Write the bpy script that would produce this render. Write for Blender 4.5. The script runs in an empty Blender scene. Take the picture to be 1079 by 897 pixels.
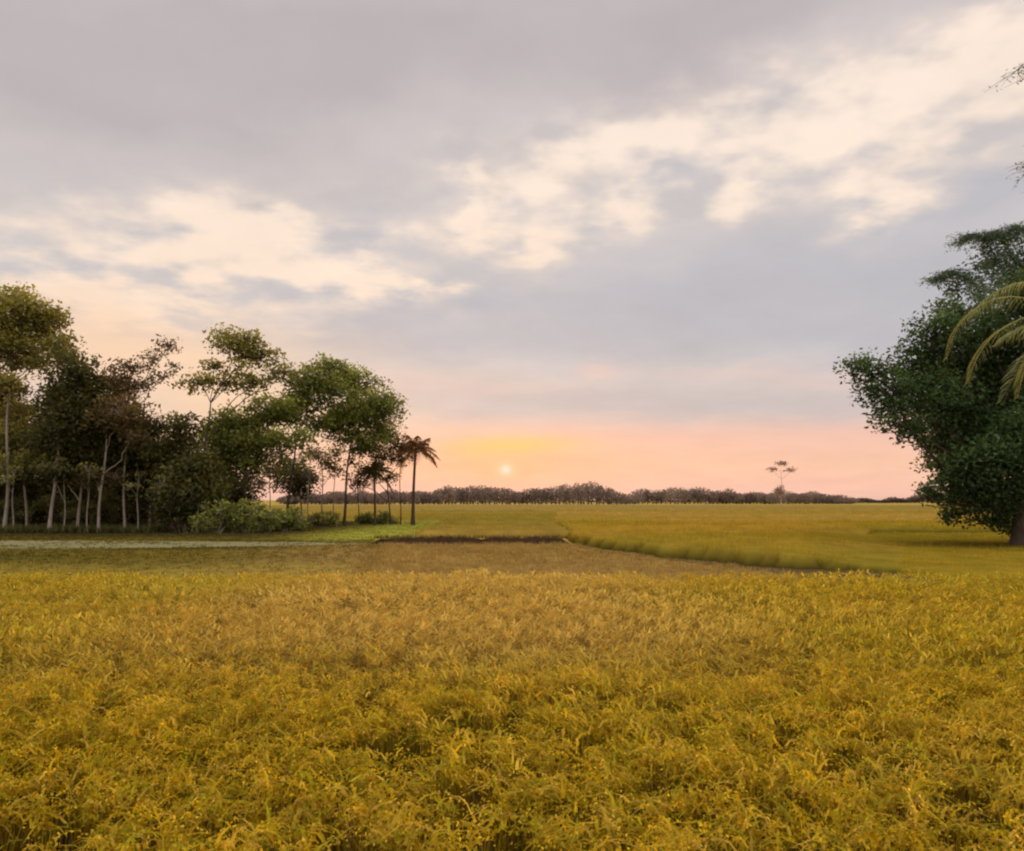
import bpy, math, random
import numpy as np

R = math.radians
rng = np.random.default_rng(7)
scene = bpy.context.scene
COL = scene.collection

# ------------------------------------------------------------------ camera
W, H = 1079.0, 897.0
F = 847.0                    # focal length in photograph pixels
EYE = 2.6                    # eye height above the fields (standing on a bank)
PITCH = math.atan((527.0 - H / 2) / F)
cam_d = bpy.data.cameras.new("camera")
cam = bpy.data.objects.new("camera", cam_d)
COL.objects.link(cam)
cam.location = (0, 0, EYE)
cam.rotation_euler = (R(90) + PITCH, 0, 0)
cam_d.sensor_width = 36.0
cam_d.lens = 36.0 * F / W
cam_d.clip_end = 9000.0
cam_d.clip_start = 0.05
scene.camera = cam


def ray(px, py):
    a = (px - W / 2) / F
    b = (H / 2 - py) / F
    c, s = math.cos(PITCH), math.sin(PITCH)
    v = np.array([a, c - b * s, s + b * c])
    return v / np.linalg.norm(v)


def ground(px, py, z=0.0):
    d = ray(px, py)
    t = (z - EYE) / d[2]
    return np.array([d[0] * t, d[1] * t, z])


def deep(px, py, Y):
    d = ray(px, py)
    t = Y / d[1]
    return np.array([d[0] * t, Y, EYE + d[2] * t])


def lin(r, g, b):
    def f(c):
        c = c / 255.0
        return c / 12.92 if c <= 0.04045 else ((c + 0.055) / 1.055) ** 2.4
    return np.array([f(r), f(g), f(b)])


# ------------------------------------------------------------------ noise
def vnoise(x, y, seed=0):
    x = np.asarray(x, float); y = np.asarray(y, float)
    xi = np.floor(x).astype(np.int64); yi = np.floor(y).astype(np.int64)
    fx = x - xi; fy = y - yi
    fx = fx * fx * (3 - 2 * fx); fy = fy * fy * (3 - 2 * fy)

    def h(a, b):
        n = (a * 374761393 + b * 668265263 + seed * 1442695041) & 0xFFFFFFFF
        n = ((n ^ (n >> 13)) * 1274126177) & 0xFFFFFFFF
        return ((n ^ (n >> 16)) & 0xFFFF) / 65535.0
    return ((h(xi, yi) * (1 - fx) + h(xi + 1, yi) * fx) * (1 - fy)
            + (h(xi, yi + 1) * (1 - fx) + h(xi + 1, yi + 1) * fx) * fy)


def fbm(x, y, seed=0, o=4):
    s = 0; a = 0.5; t = 0
    for k in range(o):
        s = s + a * vnoise(x * 2 ** k, y * 2 ** k, seed + k * 17); t += a; a *= 0.5
    return s / t


# ------------------------------------------------------------------ mesh building
class MB:
    """collects quads as arrays; build() links them as one mesh object"""
    def __init__(self):
        self.v, self.f, self.c, self.n = [], [], [], 0

    def add(self, verts, quads, cols):
        verts = np.asarray(verts, float).reshape(-1, 3)
        cols = np.asarray(cols, float)
        if cols.ndim == 1:
            cols = np.tile(cols, (len(verts), 1))
        self.v.append(verts); self.f.append(np.asarray(quads, np.int64).reshape(-1, 4) + self.n)
        self.c.append(cols); self.n += len(verts)

    def build(self, name, mat, parent=None, smooth=False, loc=None):
        v = np.concatenate(self.v); f = np.concatenate(self.f); c = np.concatenate(self.c)
        if loc is not None:
            v = v - np.asarray(loc)
        me = bpy.data.meshes.new(name)
        me.vertices.add(len(v)); me.vertices.foreach_set("co", v.astype(np.float32).ravel())
        me.loops.add(f.size); me.loops.foreach_set("vertex_index", f.astype(np.int32).ravel())
        me.polygons.add(len(f))
        me.polygons.foreach_set("loop_start", np.arange(0, f.size, 4, dtype=np.int32))
        if smooth:
            me.polygons.foreach_set("use_smooth", np.ones(len(f), dtype=bool))
        me.update(calc_edges=True)
        at = me.color_attributes.new("tint", 'FLOAT_COLOR', 'POINT')
        cc = np.ones((len(v), 4), np.float32); cc[:, :3] = c
        at.data.foreach_set("color", cc.ravel())
        me.materials.append(mat)
        o = bpy.data.objects.new(name, me)
        COL.objects.link(o)
        if parent is not None:
            o.parent = parent
        elif loc is not None:
            o.location = loc
        return o


def tag(o, label, cat, group=None, kind=None):
    o["label"] = label
    o["category"] = cat
    if group:
        o["group"] = group
    if kind:
        o["kind"] = kind
    return o


def structure(o):
    o["kind"] = "structure"
    return o


def thing(name, label, cat, loc, group=None):
    o = bpy.data.objects.new(name, None)
    o.empty_display_size = 0.3
    COL.objects.link(o)
    o.location = tuple(float(q) for q in loc)
    return tag(o, label, cat, group)


def strips(mb, root, az, L, lean, droop, width, cols, segs=4, tipcol=None, twist=None):
    """arching grass blades, vectorised: one strip of quads per blade"""
    N = len(L)
    t = np.linspace(0, 1, segs + 1)[None, :]
    hx = L[:, None] * (np.sin(lean)[:, None] * t + droop[:, None] * t ** 2 * 0.75)
    hz = L[:, None] * (np.cos(lean)[:, None] * t - droop[:, None] * t ** 2.6 * 0.75)
    ca, sa = np.cos(az)[:, None], np.sin(az)[:, None]
    P = np.stack([root[:, 0:1] + hx * ca, root[:, 1:2] + hx * sa, root[:, 2:3] + hz], -1)
    w = width[:, None] * (1 - 0.92 * t ** 1.6) * 0.5
    tw = az if twist is None else az + twist
    wx = -np.sin(tw)[:, None] * w; wy = np.cos(tw)[:, None] * w
    Wv = np.stack([wx, wy, np.zeros_like(wx)], -1)
    V = np.stack([P - Wv, P + Wv], 2)               # N, segs+1, 2, 3
    base = (np.arange(N) * (segs + 1) * 2)[:, None] + np.arange(segs)[None, :] * 2
    Q = np.stack([base, base + 1, base + 3, base + 2], -1).reshape(-1, 4)
    if tipcol is None:
        C = np.repeat(cols, (segs + 1) * 2, axis=0)
    else:
        C = cols[:, None, :] * (1 - t[..., None]) + tipcol[:, None, :] * t[..., None]
        C = np.repeat(C, 2, axis=1).reshape(-1, 3)
    mb.add(V.reshape(-1, 3), Q, C)
    return P


def leaves(mb, pos, size, cols, aspect=0.5, flat=0.0, r=None):
    """free standing rhombic leaves with random orientation"""
    r = r or rng
    N = len(pos)
    a = r.normal(size=(N, 3)); a[:, 2] *= (1 - flat)
    a /= np.linalg.norm(a, axis=1, keepdims=True)
    b = r.normal(size=(N, 3)); b[:, 2] *= (1 - flat)
    b -= a * (a * b).sum(1, keepdims=True)
    b /= np.linalg.norm(b, axis=1, keepdims=True)
    s = np.broadcast_to(np.asarray(size, float), (N,))[:, None]
    u = a * s * 0.5; w = b * s * aspect * 0.5
    V = np.stack([pos - u, pos + w - u * 0.1, pos + u, pos - w - u * 0.1], 1)
    Q = np.arange(N * 4).reshape(N, 4)
    mb.add(V.reshape(-1, 3), Q, np.repeat(cols, 4, axis=0))


def tube(mb, pts, rad, cols, sides=7):
    pts = np.asarray(pts, float); rad = np.asarray(rad, float)
    n = len(pts)
    tan = np.gradient(pts, axis=0)
    tan /= np.linalg.norm(tan, axis=1, keepdims=True) + 1e-9
    ref = np.array([0.31, 0.95, 0.05])
    e1 = np.cross(tan, ref); e1 /= np.linalg.norm(e1, axis=1, keepdims=True) + 1e-9
    e2 = np.cross(tan, e1)
    th = np.linspace(0, 2 * np.pi, sides, endpoint=False)
    V = pts[:, None] + rad[:, None, None] * (np.cos(th)[None, :, None] * e1[:, None] + np.sin(th)[None, :, None] * e2[:, None])
    i = np.arange(n - 1)[:, None] * sides; j = np.arange(sides)[None, :]; k = (j + 1) % sides
    Q = np.stack([i + j, i + k, i + sides + k, i + sides + j], -1).reshape(-1, 4)
    cols = np.asarray(cols, float)
    if cols.ndim == 2:
        cols = np.repeat(cols, sides, axis=0)
    mb.add(V.reshape(-1, 3), Q, cols)


# ------------------------------------------------------------------ materials
def new_mat(name):
    m = bpy.data.materials.new(name); m.use_nodes = True
    nt = m.node_tree; nt.nodes.clear()
    return m, nt, nt.nodes, nt.links


def plant_mat(name, trans=0.35, warm=(1.15, 1.0, 0.6), nscale=3.0, namp=0.35, rough=0.75, spec=0.2):
    """leaf material: the mesh's own leaf colour, mottled by noise, part translucent"""
    m, nt, N, L = new_mat(name)
    out = N.new("ShaderNodeOutputMaterial")
    at = N.new("ShaderNodeAttribute"); at.attribute_name = "tint"
    geo = N.new("ShaderNodeNewGeometry")
    nz = N.new("ShaderNodeTexNoise"); nz.inputs["Scale"].default_value = nscale; nz.inputs["Detail"].default_value = 3
    L.new(geo.outputs["Position"], nz.inputs["Vector"])
    mr = N.new("ShaderNodeMapRange"); mr.inputs[1].default_value = 0.25; mr.inputs[2].default_value = 0.75
    mr.inputs[3].default_value = 1 - namp; mr.inputs[4].default_value = 1 + namp
    L.new(nz.outputs["Fac"], mr.inputs[0])
    mul = N.new("ShaderNodeVectorMath"); mul.operation = 'SCALE'
    L.new(at.outputs["Color"], mul.inputs[0]); L.new(mr.outputs[0], mul.inputs["Scale"])
    pb = N.new("ShaderNodeBsdfPrincipled"); pb.inputs["Roughness"].default_value = rough
    pb.inputs["Specular IOR Level"].default_value = spec
    L.new(mul.outputs[0], pb.inputs["Base Color"])
    tr = N.new("ShaderNodeBsdfTranslucent")
    wm = N.new("ShaderNodeVectorMath"); wm.operation = 'MULTIPLY'; wm.inputs[1].default_value = warm
    L.new(mul.outputs[0], wm.inputs[0]); L.new(wm.outputs[0], tr.inputs["Color"])
    mx = N.new("ShaderNodeMixShader"); mx.inputs[0].default_value = trans
    L.new(pb.outputs[0], mx.inputs[1]); L.new(tr.outputs[0], mx.inputs[2])
    L.new(mx.outputs[0], out.inputs[0])
    return m


def solid_mat(name, nscale=4.0, namp=0.4, bump=0.3, rough=0.9, stretch=(1, 1, 1), bscale=None):
    m, nt, N, L = new_mat(name)
    out = N.new("ShaderNodeOutputMaterial")
    at = N.new("ShaderNodeAttribute"); at.attribute_name = "tint"
    geo = N.new("ShaderNodeNewGeometry")
    mp = N.new("ShaderNodeMapping"); mp.inputs["Scale"].default_value = stretch
    L.new(geo.outputs["Position"], mp.inputs["Vector"])
    nz = N.new("ShaderNodeTexNoise"); nz.inputs["Scale"].default_value = nscale; nz.inputs["Detail"].default_value = 6
    nz.inputs["Roughness"].default_value = 0.65
    L.new(mp.outputs[0], nz.inputs["Vector"])
    mr = N.new("ShaderNodeMapRange"); mr.inputs[1].default_value = 0.25; mr.inputs[2].default_value = 0.75
    mr.inputs[3].default_value = 1 - namp; mr.inputs[4].default_value = 1 + namp
    L.new(nz.outputs["Fac"], mr.inputs[0])
    mul = N.new("ShaderNodeVectorMath"); mul.operation = 'SCALE'
    L.new(at.outputs["Color"], mul.inputs[0]); L.new(mr.outputs[0], mul.inputs["Scale"])
    pb = N.new("ShaderNodeBsdfPrincipled"); pb.inputs["Roughness"].default_value = rough
    pb.inputs["Specular IOR Level"].default_value = 0.02
    L.new(mul.outputs[0], pb.inputs["Base Color"])
    nb = N.new("ShaderNodeTexNoise"); nb.inputs["Scale"].default_value = bscale or nscale * 3; nb.inputs["Detail"].default_value = 5
    L.new(mp.outputs[0], nb.inputs["Vector"])
    bp = N.new("ShaderNodeBump"); bp.inputs["Strength"].default_value = bump; bp.inputs["Distance"].default_value = 0.2
    L.new(nb.outputs["Fac"], bp.inputs["Height"]); L.new(bp.outputs[0], pb.inputs["Normal"])
    L.new(pb.outputs[0], out.inputs[0])
    return m


M_RICE = plant_mat("ripe_rice", 0.40, (1.25, 1.0, 0.5), 5.0, 0.30)
M_CROP = plant_mat("distant_rice", 0.35, (1.2, 1.0, 0.5), 0.6, 0.25, 0.9, 0.0)
M_GRASS = plant_mat("grass_blades", 0.35, (1.1, 1.1, 0.5), 1.5, 0.3)
M_LEAF = plant_mat("tree_leaves", 0.42, (1.45, 1.1, 0.5), 0.8, 0.35, 0.6)
M_FAR = plant_mat("far_leaves", 0.5, (1.0, 1.0, 1.0), 0.03, 0.15, 0.9)
M_FROND = plant_mat("palm_leaf", 0.35, (1.25, 1.05, 0.5), 2.0, 0.25, 0.5)
M_BARK = solid_mat("bark", 5.0, 0.35, 0.5, 0.9, (1, 1, 0.35))
M_EARTH = solid_mat("bare_earth", 1.2, 0.35, 0.6)
M_GROUND = solid_mat("field_ground", 0.05, 0.30, 0.4, 0.95, (0.5, 1.2, 1), 1.5)
M_SLAB = solid_mat("crop_canopy", 0.5, 0.25, 0.8, 0.95, (1, 1, 1), 4.0)

# ------------------------------------------------------------------ sky
SUN_PX = (533, 496)
sd = ray(*SUN_PX)
sun_az = math.atan2(sd[0], sd[1]); sun_el = math.asin(sd[2])


def build_world():
    w = bpy.data.worlds.new("World"); scene.world = w; w.use_nodes = True
    nt = w.node_tree; N, L = nt.nodes, nt.links; N.clear()
    out = N.new("ShaderNodeOutputWorld"); bg = N.new("ShaderNodeBackground")
    L.new(bg.outputs[0], out.inputs[0])

    def sock(n, i, v):
        if isinstance(v, (int, float)):
            n.inputs[i].default_value = v
        elif isinstance(v, (tuple, list, np.ndarray)):
            v = tuple(float(q) for q in v)
            d = n.inputs[i].default_value
            n.inputs[i].default_value = v + (1.0,) if len(d) == 4 and len(v) == 3 else v
        else:
            L.new(v, n.inputs[i])

    def m(op, a, b=0.0, c=0.0, clamp=False):
        n = N.new("ShaderNodeMath"); n.operation = op; n.use_clamp = clamp
        sock(n, 0, a); sock(n, 1, b); sock(n, 2, c)
        return n.outputs[0]

    def vm(op, a, b=(0, 0, 0)):
        n = N.new("ShaderNodeVectorMath"); n.operation = op
        sock(n, 0, a)
        if op == 'SCALE':
            sock(n, 3, b); return n.outputs[0]
        sock(n, 1, b)
        return n.outputs[1] if op in ('DOT_PRODUCT', 'LENGTH') else n.outputs[0]

    def mix(f, a, b):
        n = N.new("ShaderNodeMix"); n.data_type = 'RGBA'; n.clamp_factor = True
        sock(n, 0, f); sock(n, 6, a); sock(n, 7, b)
        return n.outputs[2]

    def noise(vec, scale, detail=5, rough=0.55, col=False):
        n = N.new("ShaderNodeTexNoise"); n.inputs["Scale"].default_value = scale
        n.inputs["Detail"].default_value = detail; n.inputs["Roughness"].default_value = rough
        L.new(vec, n.inputs["Vector"])
        return n.outputs["Color" if col else "Fac"]

    tc = N.new("ShaderNodeTexCoord")
    d = vm('NORMALIZE', tc.outputs["Generated"])
    sp = N.new("ShaderNodeSeparateXYZ"); L.new(d, sp.inputs[0])
    x, y, z = sp.outputs
    az = m('ARCTAN2', x, y); el = m('ARCSINE', z)
    # cloud deck coordinates: the direction projected on a flat layer overhead
    inv = m('DIVIDE', 1.0, m('ADD', m('MAXIMUM', z, 0.0), 0.16))
    cb = N.new("ShaderNodeCombineXYZ"); L.new(m('MULTIPLY', x, inv), cb.inputs[0]); L.new(m('MULTIPLY', y, inv), cb.inputs[1])
    deck = cb.outputs[0]
    n_big = noise(deck, 0.9, 6, 0.58)
    n_fine = noise(deck, 2.6, 7, 0.60)
    n_mid = noise(deck, 3.6, 4, 0.50)
    n_puff = noise(deck, 8.0, 3, 0.5)
    wc = vm('SUBTRACT', noise(deck, 1.6, 5, 0.6, True), (0.5, 0.5, 0.5))
    cv = N.new("ShaderNodeCombineXYZ"); L.new(az, cv.inputs[0]); L.new(el, cv.inputs[1])
    wam = m('MULTIPLY', m('MULTIPLY_ADD', el, 1.0, 0.02), 0.75)
    sky0 = vm('ADD', cv.outputs[0], vm('MULTIPLY', wc, (0.0, 0.0, 0.0)))
    sky = vm('ADD', cv.outputs[0], vm('MULTIPLY', vm('SCALE', wc, wam), (1.0, 0.6, 0.0)))

    def blob(cx, cy, rx, ry, ang=0.0, vec=None):
        dd = ray(cx, cy)
        mp = N.new("ShaderNodeMapping"); mp.vector_type = 'TEXTURE'
        mp.inputs["Location"].default_value = (math.atan2(dd[0], dd[1]), math.asin(dd[2]), 0)
        mp.inputs["Rotation"].default_value = (0, 0, R(ang))
        mp.inputs["Scale"].default_value = (rx / F, ry / F, 1)
        L.new(vec or sky, mp.inputs["Vector"])
        q = vm('DOT_PRODUCT', mp.outputs[0], mp.outputs[0])
        return m('EXPONENT', m('MULTIPLY', q, -1.0))

    def total(items, vec=None):
        s = None
        for it in items:
            amp = it[5] if len(it) > 5 else 1.0
            b = m('MULTIPLY', blob(*it[:4], it[4] if len(it) > 4 else 0, vec), amp)
            s = b if s is None else m('ADD', s, b)
        return s

    # gradient of the overcast from the horizon to the zenith
    rp = N.new("ShaderNodeValToRGB")
    stops = [(525, (253, 198, 176)), (492, (254, 201, 172)), (462, (247, 197, 178)), (446, (230, 199, 188)), (428, (215, 201, 197)),
             (385, (211, 204, 203)), (320, (208, 203, 204)), (200, (213, 205, 203)), (90, (208, 199, 199)), (0, (204, 195, 195))]
    e = rp.color_ramp.elements
    e[0].position = 0.0; e[0].color = (*lin(240, 192, 172), 1)
    first = True
    for py, c in stops:
        pos = math.asin(ray(W / 2, py)[2]) / R(90)
        k = e.new(max(0.002, pos)); k.color = (*lin(*c), 1)
    e[-1].position = 1.0; e[-1].color = (*(lin(222, 218, 218) * 1.25), 1)  # zenith lifted above the overcast tone, added fill from out of view
    L.new(m('DIVIDE', el, R(90)), rp.inputs[0])
    col = rp.outputs[0]

    # dark mauve-grey deck, upper left; blue-grey bank, centre right
    def shade(items, c, k=1.0, nz=0.35, gain=1.0):
        nonlocal col
        s = total(items)
        s = m('MULTIPLY', s, m('MULTIPLY_ADD', m('SUBTRACT', n_big, 0.5), nz * 2, 1.0))
        col = mix(m('MULTIPLY', s, k, clamp=True), col, lin(*c) * gain)

    shade([(150, 80, 300, 90, 4), (420, 40, 320, 60, 8), (760, 20, 160, 40, 10)], (190, 181, 185), 0.9, 0.7)
    shade([(850, 270, 190, 70, 8), (640, 335, 290, 40, 0), (1000, 330, 140, 60, 0), (430, 352, 150, 30, 0), (1050, 190, 50, 30, 0), (690, 165, 40, 22, 0, .7), (400, 215, 60, 26, 20, .6)],
          (190, 189, 197), 0.88, 0.7)
    # creamy broken bright cloud, rising from lower left to upper right
    light = [(1050, 82, 110, 40, 15, .85), (890, 115, 150, 44, 10, .75), (945, 195, 30, 36, 60, .9), (755, 195, 34, 22, 35, .9), (760, 105, 80, 26, 12, .7),
             (600, 160, 95, 26, 22, .85), (655, 215, 60, 26, 10, .9), (570, 262, 52, 22, 0, .95), (487, 205, 24, 40, 0, .75), (540, 225, 60, 40, 0, .35),
             (310, 225, 80, 22, -4, .8), (275, 262, 60, 30, 0, .8), (350, 285, 140, 24, -8, .8), (60, 275, 150, 36, 0, .75), (80, 320, 190, 30, 0, .8), (470, 308, 46, 9, 0, .7),
             (1020, 12, 34, 14, 35, .5), (830, 160, 80, 24, 20, .5), (940, 60, 120, 22, 15, .3), (690, 150, 70, 40, 20, .35), (420, 230, 90, 40, 0, .35), (190, 240, 120, 30, 0, .5)]
    s = total(light)
    br = m('MULTIPLY_ADD', m('ADD', m('SUBTRACT', n_mid, 0.5), m('MULTIPLY', m('SUBTRACT', n_puff, 0.5), 0.75)), 3.9, -0.12)
    br = m('MULTIPLY', br, m('MINIMUM', m('MULTIPLY', s, 1.4), 1.0))
    s = m('ADD', s, br)
    mr = N.new("ShaderNodeMapRange"); mr.interpolation_type = 'SMOOTHSTEP'
    mr.inputs[1].default_value = -0.25; mr.inputs[2].default_value = 1.35
    L.new(s, mr.inputs[0])
    cream = mix(m('MULTIPLY', m('SUBTRACT', 0.42, el), 3.0, clamp=True), lin(255, 235, 218) * 1.06, lin(255, 226, 200) * 1.05)
    col = mix(m('MULTIPLY', mr.outputs[0], 0.95), col, cream)
    # peach behind the grove and low pink wisps
    shade([(120, 370, 190, 50, 0), (300, 440, 150, 40, 0)], (255, 217, 184), 0.9, 0.2)
    shade([(632, 386, 24, 12, 0), (770, 392, 70, 9, 0, .6), (440, 408, 80, 14, 0, .8), (870, 398, 60, 8, 0, .7), (560, 408, 70, 8, 0, .5)], (236, 206, 196), 0.7, 0.5)
    shade([(560, 424, 150, 15, 0), (760, 430, 180, 14, 0)], (204, 193, 193), 0.8, 0.5)
    # sunset glow and the veiled sun
    def glow(items, c, k=1.0, gain=1.0):
        nonlocal col
        col = mix(m('MULTIPLY', total(items, sky0), k, clamp=True), col, lin(*c) * gain)
    glow([(525, 488, 135, 22)], (255, 188, 146), 0.65)
    glow([(533, 492, 36, 16)], (255, 190, 140), 0.45)
    glow([(550, 468, 62, 9), (505, 474, 42, 9, 0, .5)], (255, 208, 130), 0.72)
    glow([(533, 495, 11, 8)], (255, 216, 184), 0.6, 1.05)
    glow([(533, 495, 4.5, 4)], (255, 236, 216), 0.75, 1.05)
    # mottled deck overall
    mot = m('MULTIPLY_ADD', m('SUBTRACT', n_fine, 0.5), 0.24, 1.0)
    col = vm('SCALE', col, mot)
    # unseen sky behind the photographer boosted as added fill light
    back = m('MULTIPLY', m('SUBTRACT', 0.25, y), 1.0, clamp=True)
    col = vm('SCALE', col, m('MULTIPLY_ADD', back, BACK, 1.0))
    # clear-air sky shows weakly through the veil
    ns = N.new("ShaderNodeTexSky"); ns.sky_type = 'NISHITA'; ns.sun_disc = False
    ns.sun_elevation = sun_el; ns.sun_rotation = sun_az
    ns.air_density = 1.0; ns.dust_density = 2.0
    col = mix(0.94, vm('SCALE', ns.outputs[0], 0.10), col)
    L.new(col, bg.inputs["Color"]); bg.inputs["Strength"].default_value = 1.0
    w.cycles.sampling_method = 'MANUAL'; w.cycles.sample_map_resolution = 512


BACK = 1.6
build_world()
sl = bpy.data.lights.new("sun", 'SUN'); sl.energy = 2.0; sl.angle = R(8); sl.color = (1.0, 0.62, 0.34)
so = bpy.data.objects.new("sun", sl); COL.objects.link(so)
so.rotation_euler = (R(90) - sun_el, 0, math.pi - sun_az)

# ------------------------------------------------------------------ ground
def sheet(name, poly_fn, xs, ys, z, mat, colfn, parent=None):
    """grid of quads over xs, ys; rows of vertices placed by poly_fn"""
    X, Y = np.meshgrid(xs, ys)
    X, Y = poly_fn(X, Y) if poly_fn else (X, Y)
    Z = z(X, Y) if callable(z) else np.full_like(X, z)
    n, k = X.shape
    i = np.arange(n - 1)[:, None] * k + np.arange(k - 1)[None, :]
    Q = np.stack([i, i + 1, i + k + 1, i + k], -1).reshape(-1, 4)
    mb = MB(); V = np.stack([X, Y, Z], -1).reshape(-1, 3)
    mb.add(V, Q, colfn(X.ravel(), Y.ravel()))
    return mb.build(name, mat, parent, smooth=True)


def lerp(a, b, t):
    return np.asarray(a)[None, :] * (1 - t[:, None]) + np.asarray(b)[None, :] * t[:, None]


def sstep(a, b, x):
    t = np.clip((x - a) / (b - a), 0, 1)
    return t * t * (3 - 2 * t)


def ground_col(x, y):
    n1 = fbm(x * 0.02, y * 0.045, 3); n2 = fbm(x * 0.006 + 5, y * 0.02, 9)
    c = lerp((0.42, 0.28, 0.05), (0.33, 0.26, 0.035), sstep(0.35, 0.65, n1))
    c = c * (1 - 0.6 * sstep(0.5, 0.7, n2)[:, None]) + np.array([0.44, 0.31, 0.10])[None] * 0.6 * sstep(0.5, 0.7, n2)[:, None]
    near = sstep(60, 30, y)[:, None]
    c = c * (1 - near) + np.array([0.11, 0.075, 0.03])[None] * near
    return c


def spaced(a, b, n, p):
    return a + (b - a) * np.linspace(0, 1, n) ** p


xs = np.concatenate([-spaced(0, 6000, 110, 2.6)[::-1], spaced(0, 6000, 110, 2.6)[1:]])
ys = np.concatenate([np.array([-400, -120, -40, -12]), spaced(-4, 7000, 260, 3.2)])
structure(sheet("ground", None, xs, ys, 0.0, M_GROUND, ground_col))

# ------------------------------------------------------------------ near rice field
G_BLADE = np.array([[0.55, 0.390, 0.015], [0.47, 0.350, 0.010], [0.33, 0.315, 0.010], [0.59, 0.425, 0.05]])
TAN = np.array([0.54, 0.385, 0.095])


def crop_tint(x, y):
    """slow drift of the crop's ripeness over the field"""
    g = fbm(x * 0.16 + 11, y * 0.22, 21)                       # 0..1
    t = sstep(0.40, 0.62, fbm(x * 0.09 + 3, y * 0.13 + 7, 5))
    return g, t


def rice_colors(x, y, n):
    g, t = crop_tint(x, y)
    # straw-tan strip over the middle of the far half, yellow-green to its right
    tan = sstep(7, 12, y) * sstep(-8, -4, x) * sstep(5, 1, x) * 0.6
    k = rng.random(n)
    base = G_BLADE[(k * 4).astype(int) % 4] * (0.55 + 0.6 * rng.random((n, 1)))
    green = np.array([0.36, 0.32, 0.03])
    gm = (sstep(0.5, 0.75, g) * 0.6)[:, None]
    base = base * (1 - gm) + green * gm
    tm = np.clip(tan + t * 0.2, 0, 0.9)[:, None]
    c = base * (1 - tm) + TAN * tm * (0.8 + 0.4 * rng.random((n, 1)))
    return c * (1.03 + 0.15 * sstep(8, 14, y))[:, None]


def near_edge(x):
    return 21.0 + 1.2 * (fbm(x * 0.12, x * 0 + 2, 31) - 0.5) - 0.012 * x


def rice_near():
    mb = MB()
    for (y0, y1, step, nb, npan, segs, wid, grains) in [
            (1.4, 9.0, 0.19, 22, 17, 3, 0.0085, True), (9.0, 14.5, 0.21, 18, 13, 2, 0.012, False), (14.5, 22.2, 0.25, 14, 11, 2, 0.016, False)]:
        gy = np.arange(y0, y1, step)
        pts = []
        for yy in gy:
            hw = 0.68 * yy + 4.5
            gx = np.arange(-hw, hw, step)
            pts.append(np.stack([gx + rng.normal(0, step * 0.22, len(gx)), np.full(len(gx), yy) + rng.normal(0, step * 0.22, len(gx))], 1))
        p = np.concatenate(pts)
        h = fbm(p[:, 0] * 1.1, p[:, 1] * 0.9, 41, 3)
        gap = fbm(p[:, 0] * 3.9 + 9, p[:, 1] * 2.7, 77, 2)
        keep = (p[:, 1] < near_edge(p[:, 0])) & (gap < 0.54 + 0.18 * np.clip((p[:, 1] - 4.5) / 7, 0, 1) + 0.12 * rng.random(len(p)))
        p = p[keep]; h = h[keep]
        nh = len(p)
        ht = 0.66 + 0.20 * h + rng.normal(0, 0.075, nh) * np.clip(12 / p[:, 1], 0.5, 1)
        lodge_az = 2 * np.pi * fbm(p[:, 0] * 0.25, p[:, 1] * 0.25, 55, 2) * 1.5
        # leaf blades
        i = np.repeat(np.arange(nh), nb); n = len(i)
        az = np.where(rng.random(n) < 0.35, lodge_az[i] + rng.normal(0, 0.7, n), rng.random(n) * 2 * np.pi)
        root = np.stack([p[i, 0] + rng.normal(0, 0.035, n), p[i, 1] + rng.normal(0, 0.035, n), np.zeros(n)], 1)
        start = rng.random(n) * 0.35 * ht[i]
        root[:, 2] = start
        Lh = (ht[i] * (0.72 + 0.30 * rng.random(n)) - start * 0.8)
        c = rice_colors(root[:, 0], root[:, 1], n)
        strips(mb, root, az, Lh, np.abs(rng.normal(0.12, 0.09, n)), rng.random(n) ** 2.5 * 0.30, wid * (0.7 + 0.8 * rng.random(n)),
               c * np.array([0.20, 0.14, 0.3]), segs, c, twist=rng.normal(0, 0.6, n))  # blade feet darkened, painting shade into the gaps between tufts
        # heads of grain
        i = np.repeat(np.arange(nh), npan); n = len(i)
        az = np.where(rng.random(n) < 0.6, lodge_az[i] + rng.normal(0, 0.8, n), rng.random(n) * 2 * np.pi)
        root = np.stack([p[i, 0] + rng.normal(0, 0.045, n), p[i, 1] + rng.normal(0, 0.045, n), ht[i] * (0.74 + 0.2 * rng.random(n))], 1)
        c = rice_colors(root[:, 0], root[:, 1], n) * 1.05 + np.array([0.07, 0.045, 0.0])
        Lp = 0.12 + 0.08 * rng.random(n)
        P = strips(mb, root, az, Lp, np.abs(rng.normal(0.45, 0.25, n)), 0.6 + 0.7 * rng.random(n), (0.020 if grains else wid * 1.9) * (0.8 + 0.5 * rng.random(n)),
                   c, 3 if grains else 2, c * 0.9, twist=rng.normal(0, 0.8, n))
        if grains:
            for tt in np.linspace(0.35, 1, 7):
                q = tt * (P.shape[1] - 1); a = int(min(math.floor(q), P.shape[1] - 2)); f = q - a
                pos = P[:, a] * (1 - f) + P[:, a + 1] * f
                pos = pos + rng.normal(0, 0.011, pos.shape)
                leaves(mb, pos, 0.026, c * (0.8 + 0.5 * rng.random((n, 1))), 0.5)
    o = mb.build("rice_field", M_RICE)
    tag(o, "dense ripe golden rice crop filling the whole foreground", "rice crop", kind="stuff")


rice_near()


# ------------------------------------------------------------------ middle distance
def in_poly(px, py, poly):
    inside = np.zeros(len(px), bool)
    n = len(poly)
    for i in range(n):
        x1, y1 = poly[i]; x2, y2 = poly[(i + 1) % n]
        c = ((y1 > py) != (y2 > py)) & (px < (x2 - x1) * (py - y1) / (y2 - y1 + 1e-12) + x1)
        inside ^= c
    return inside


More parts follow.
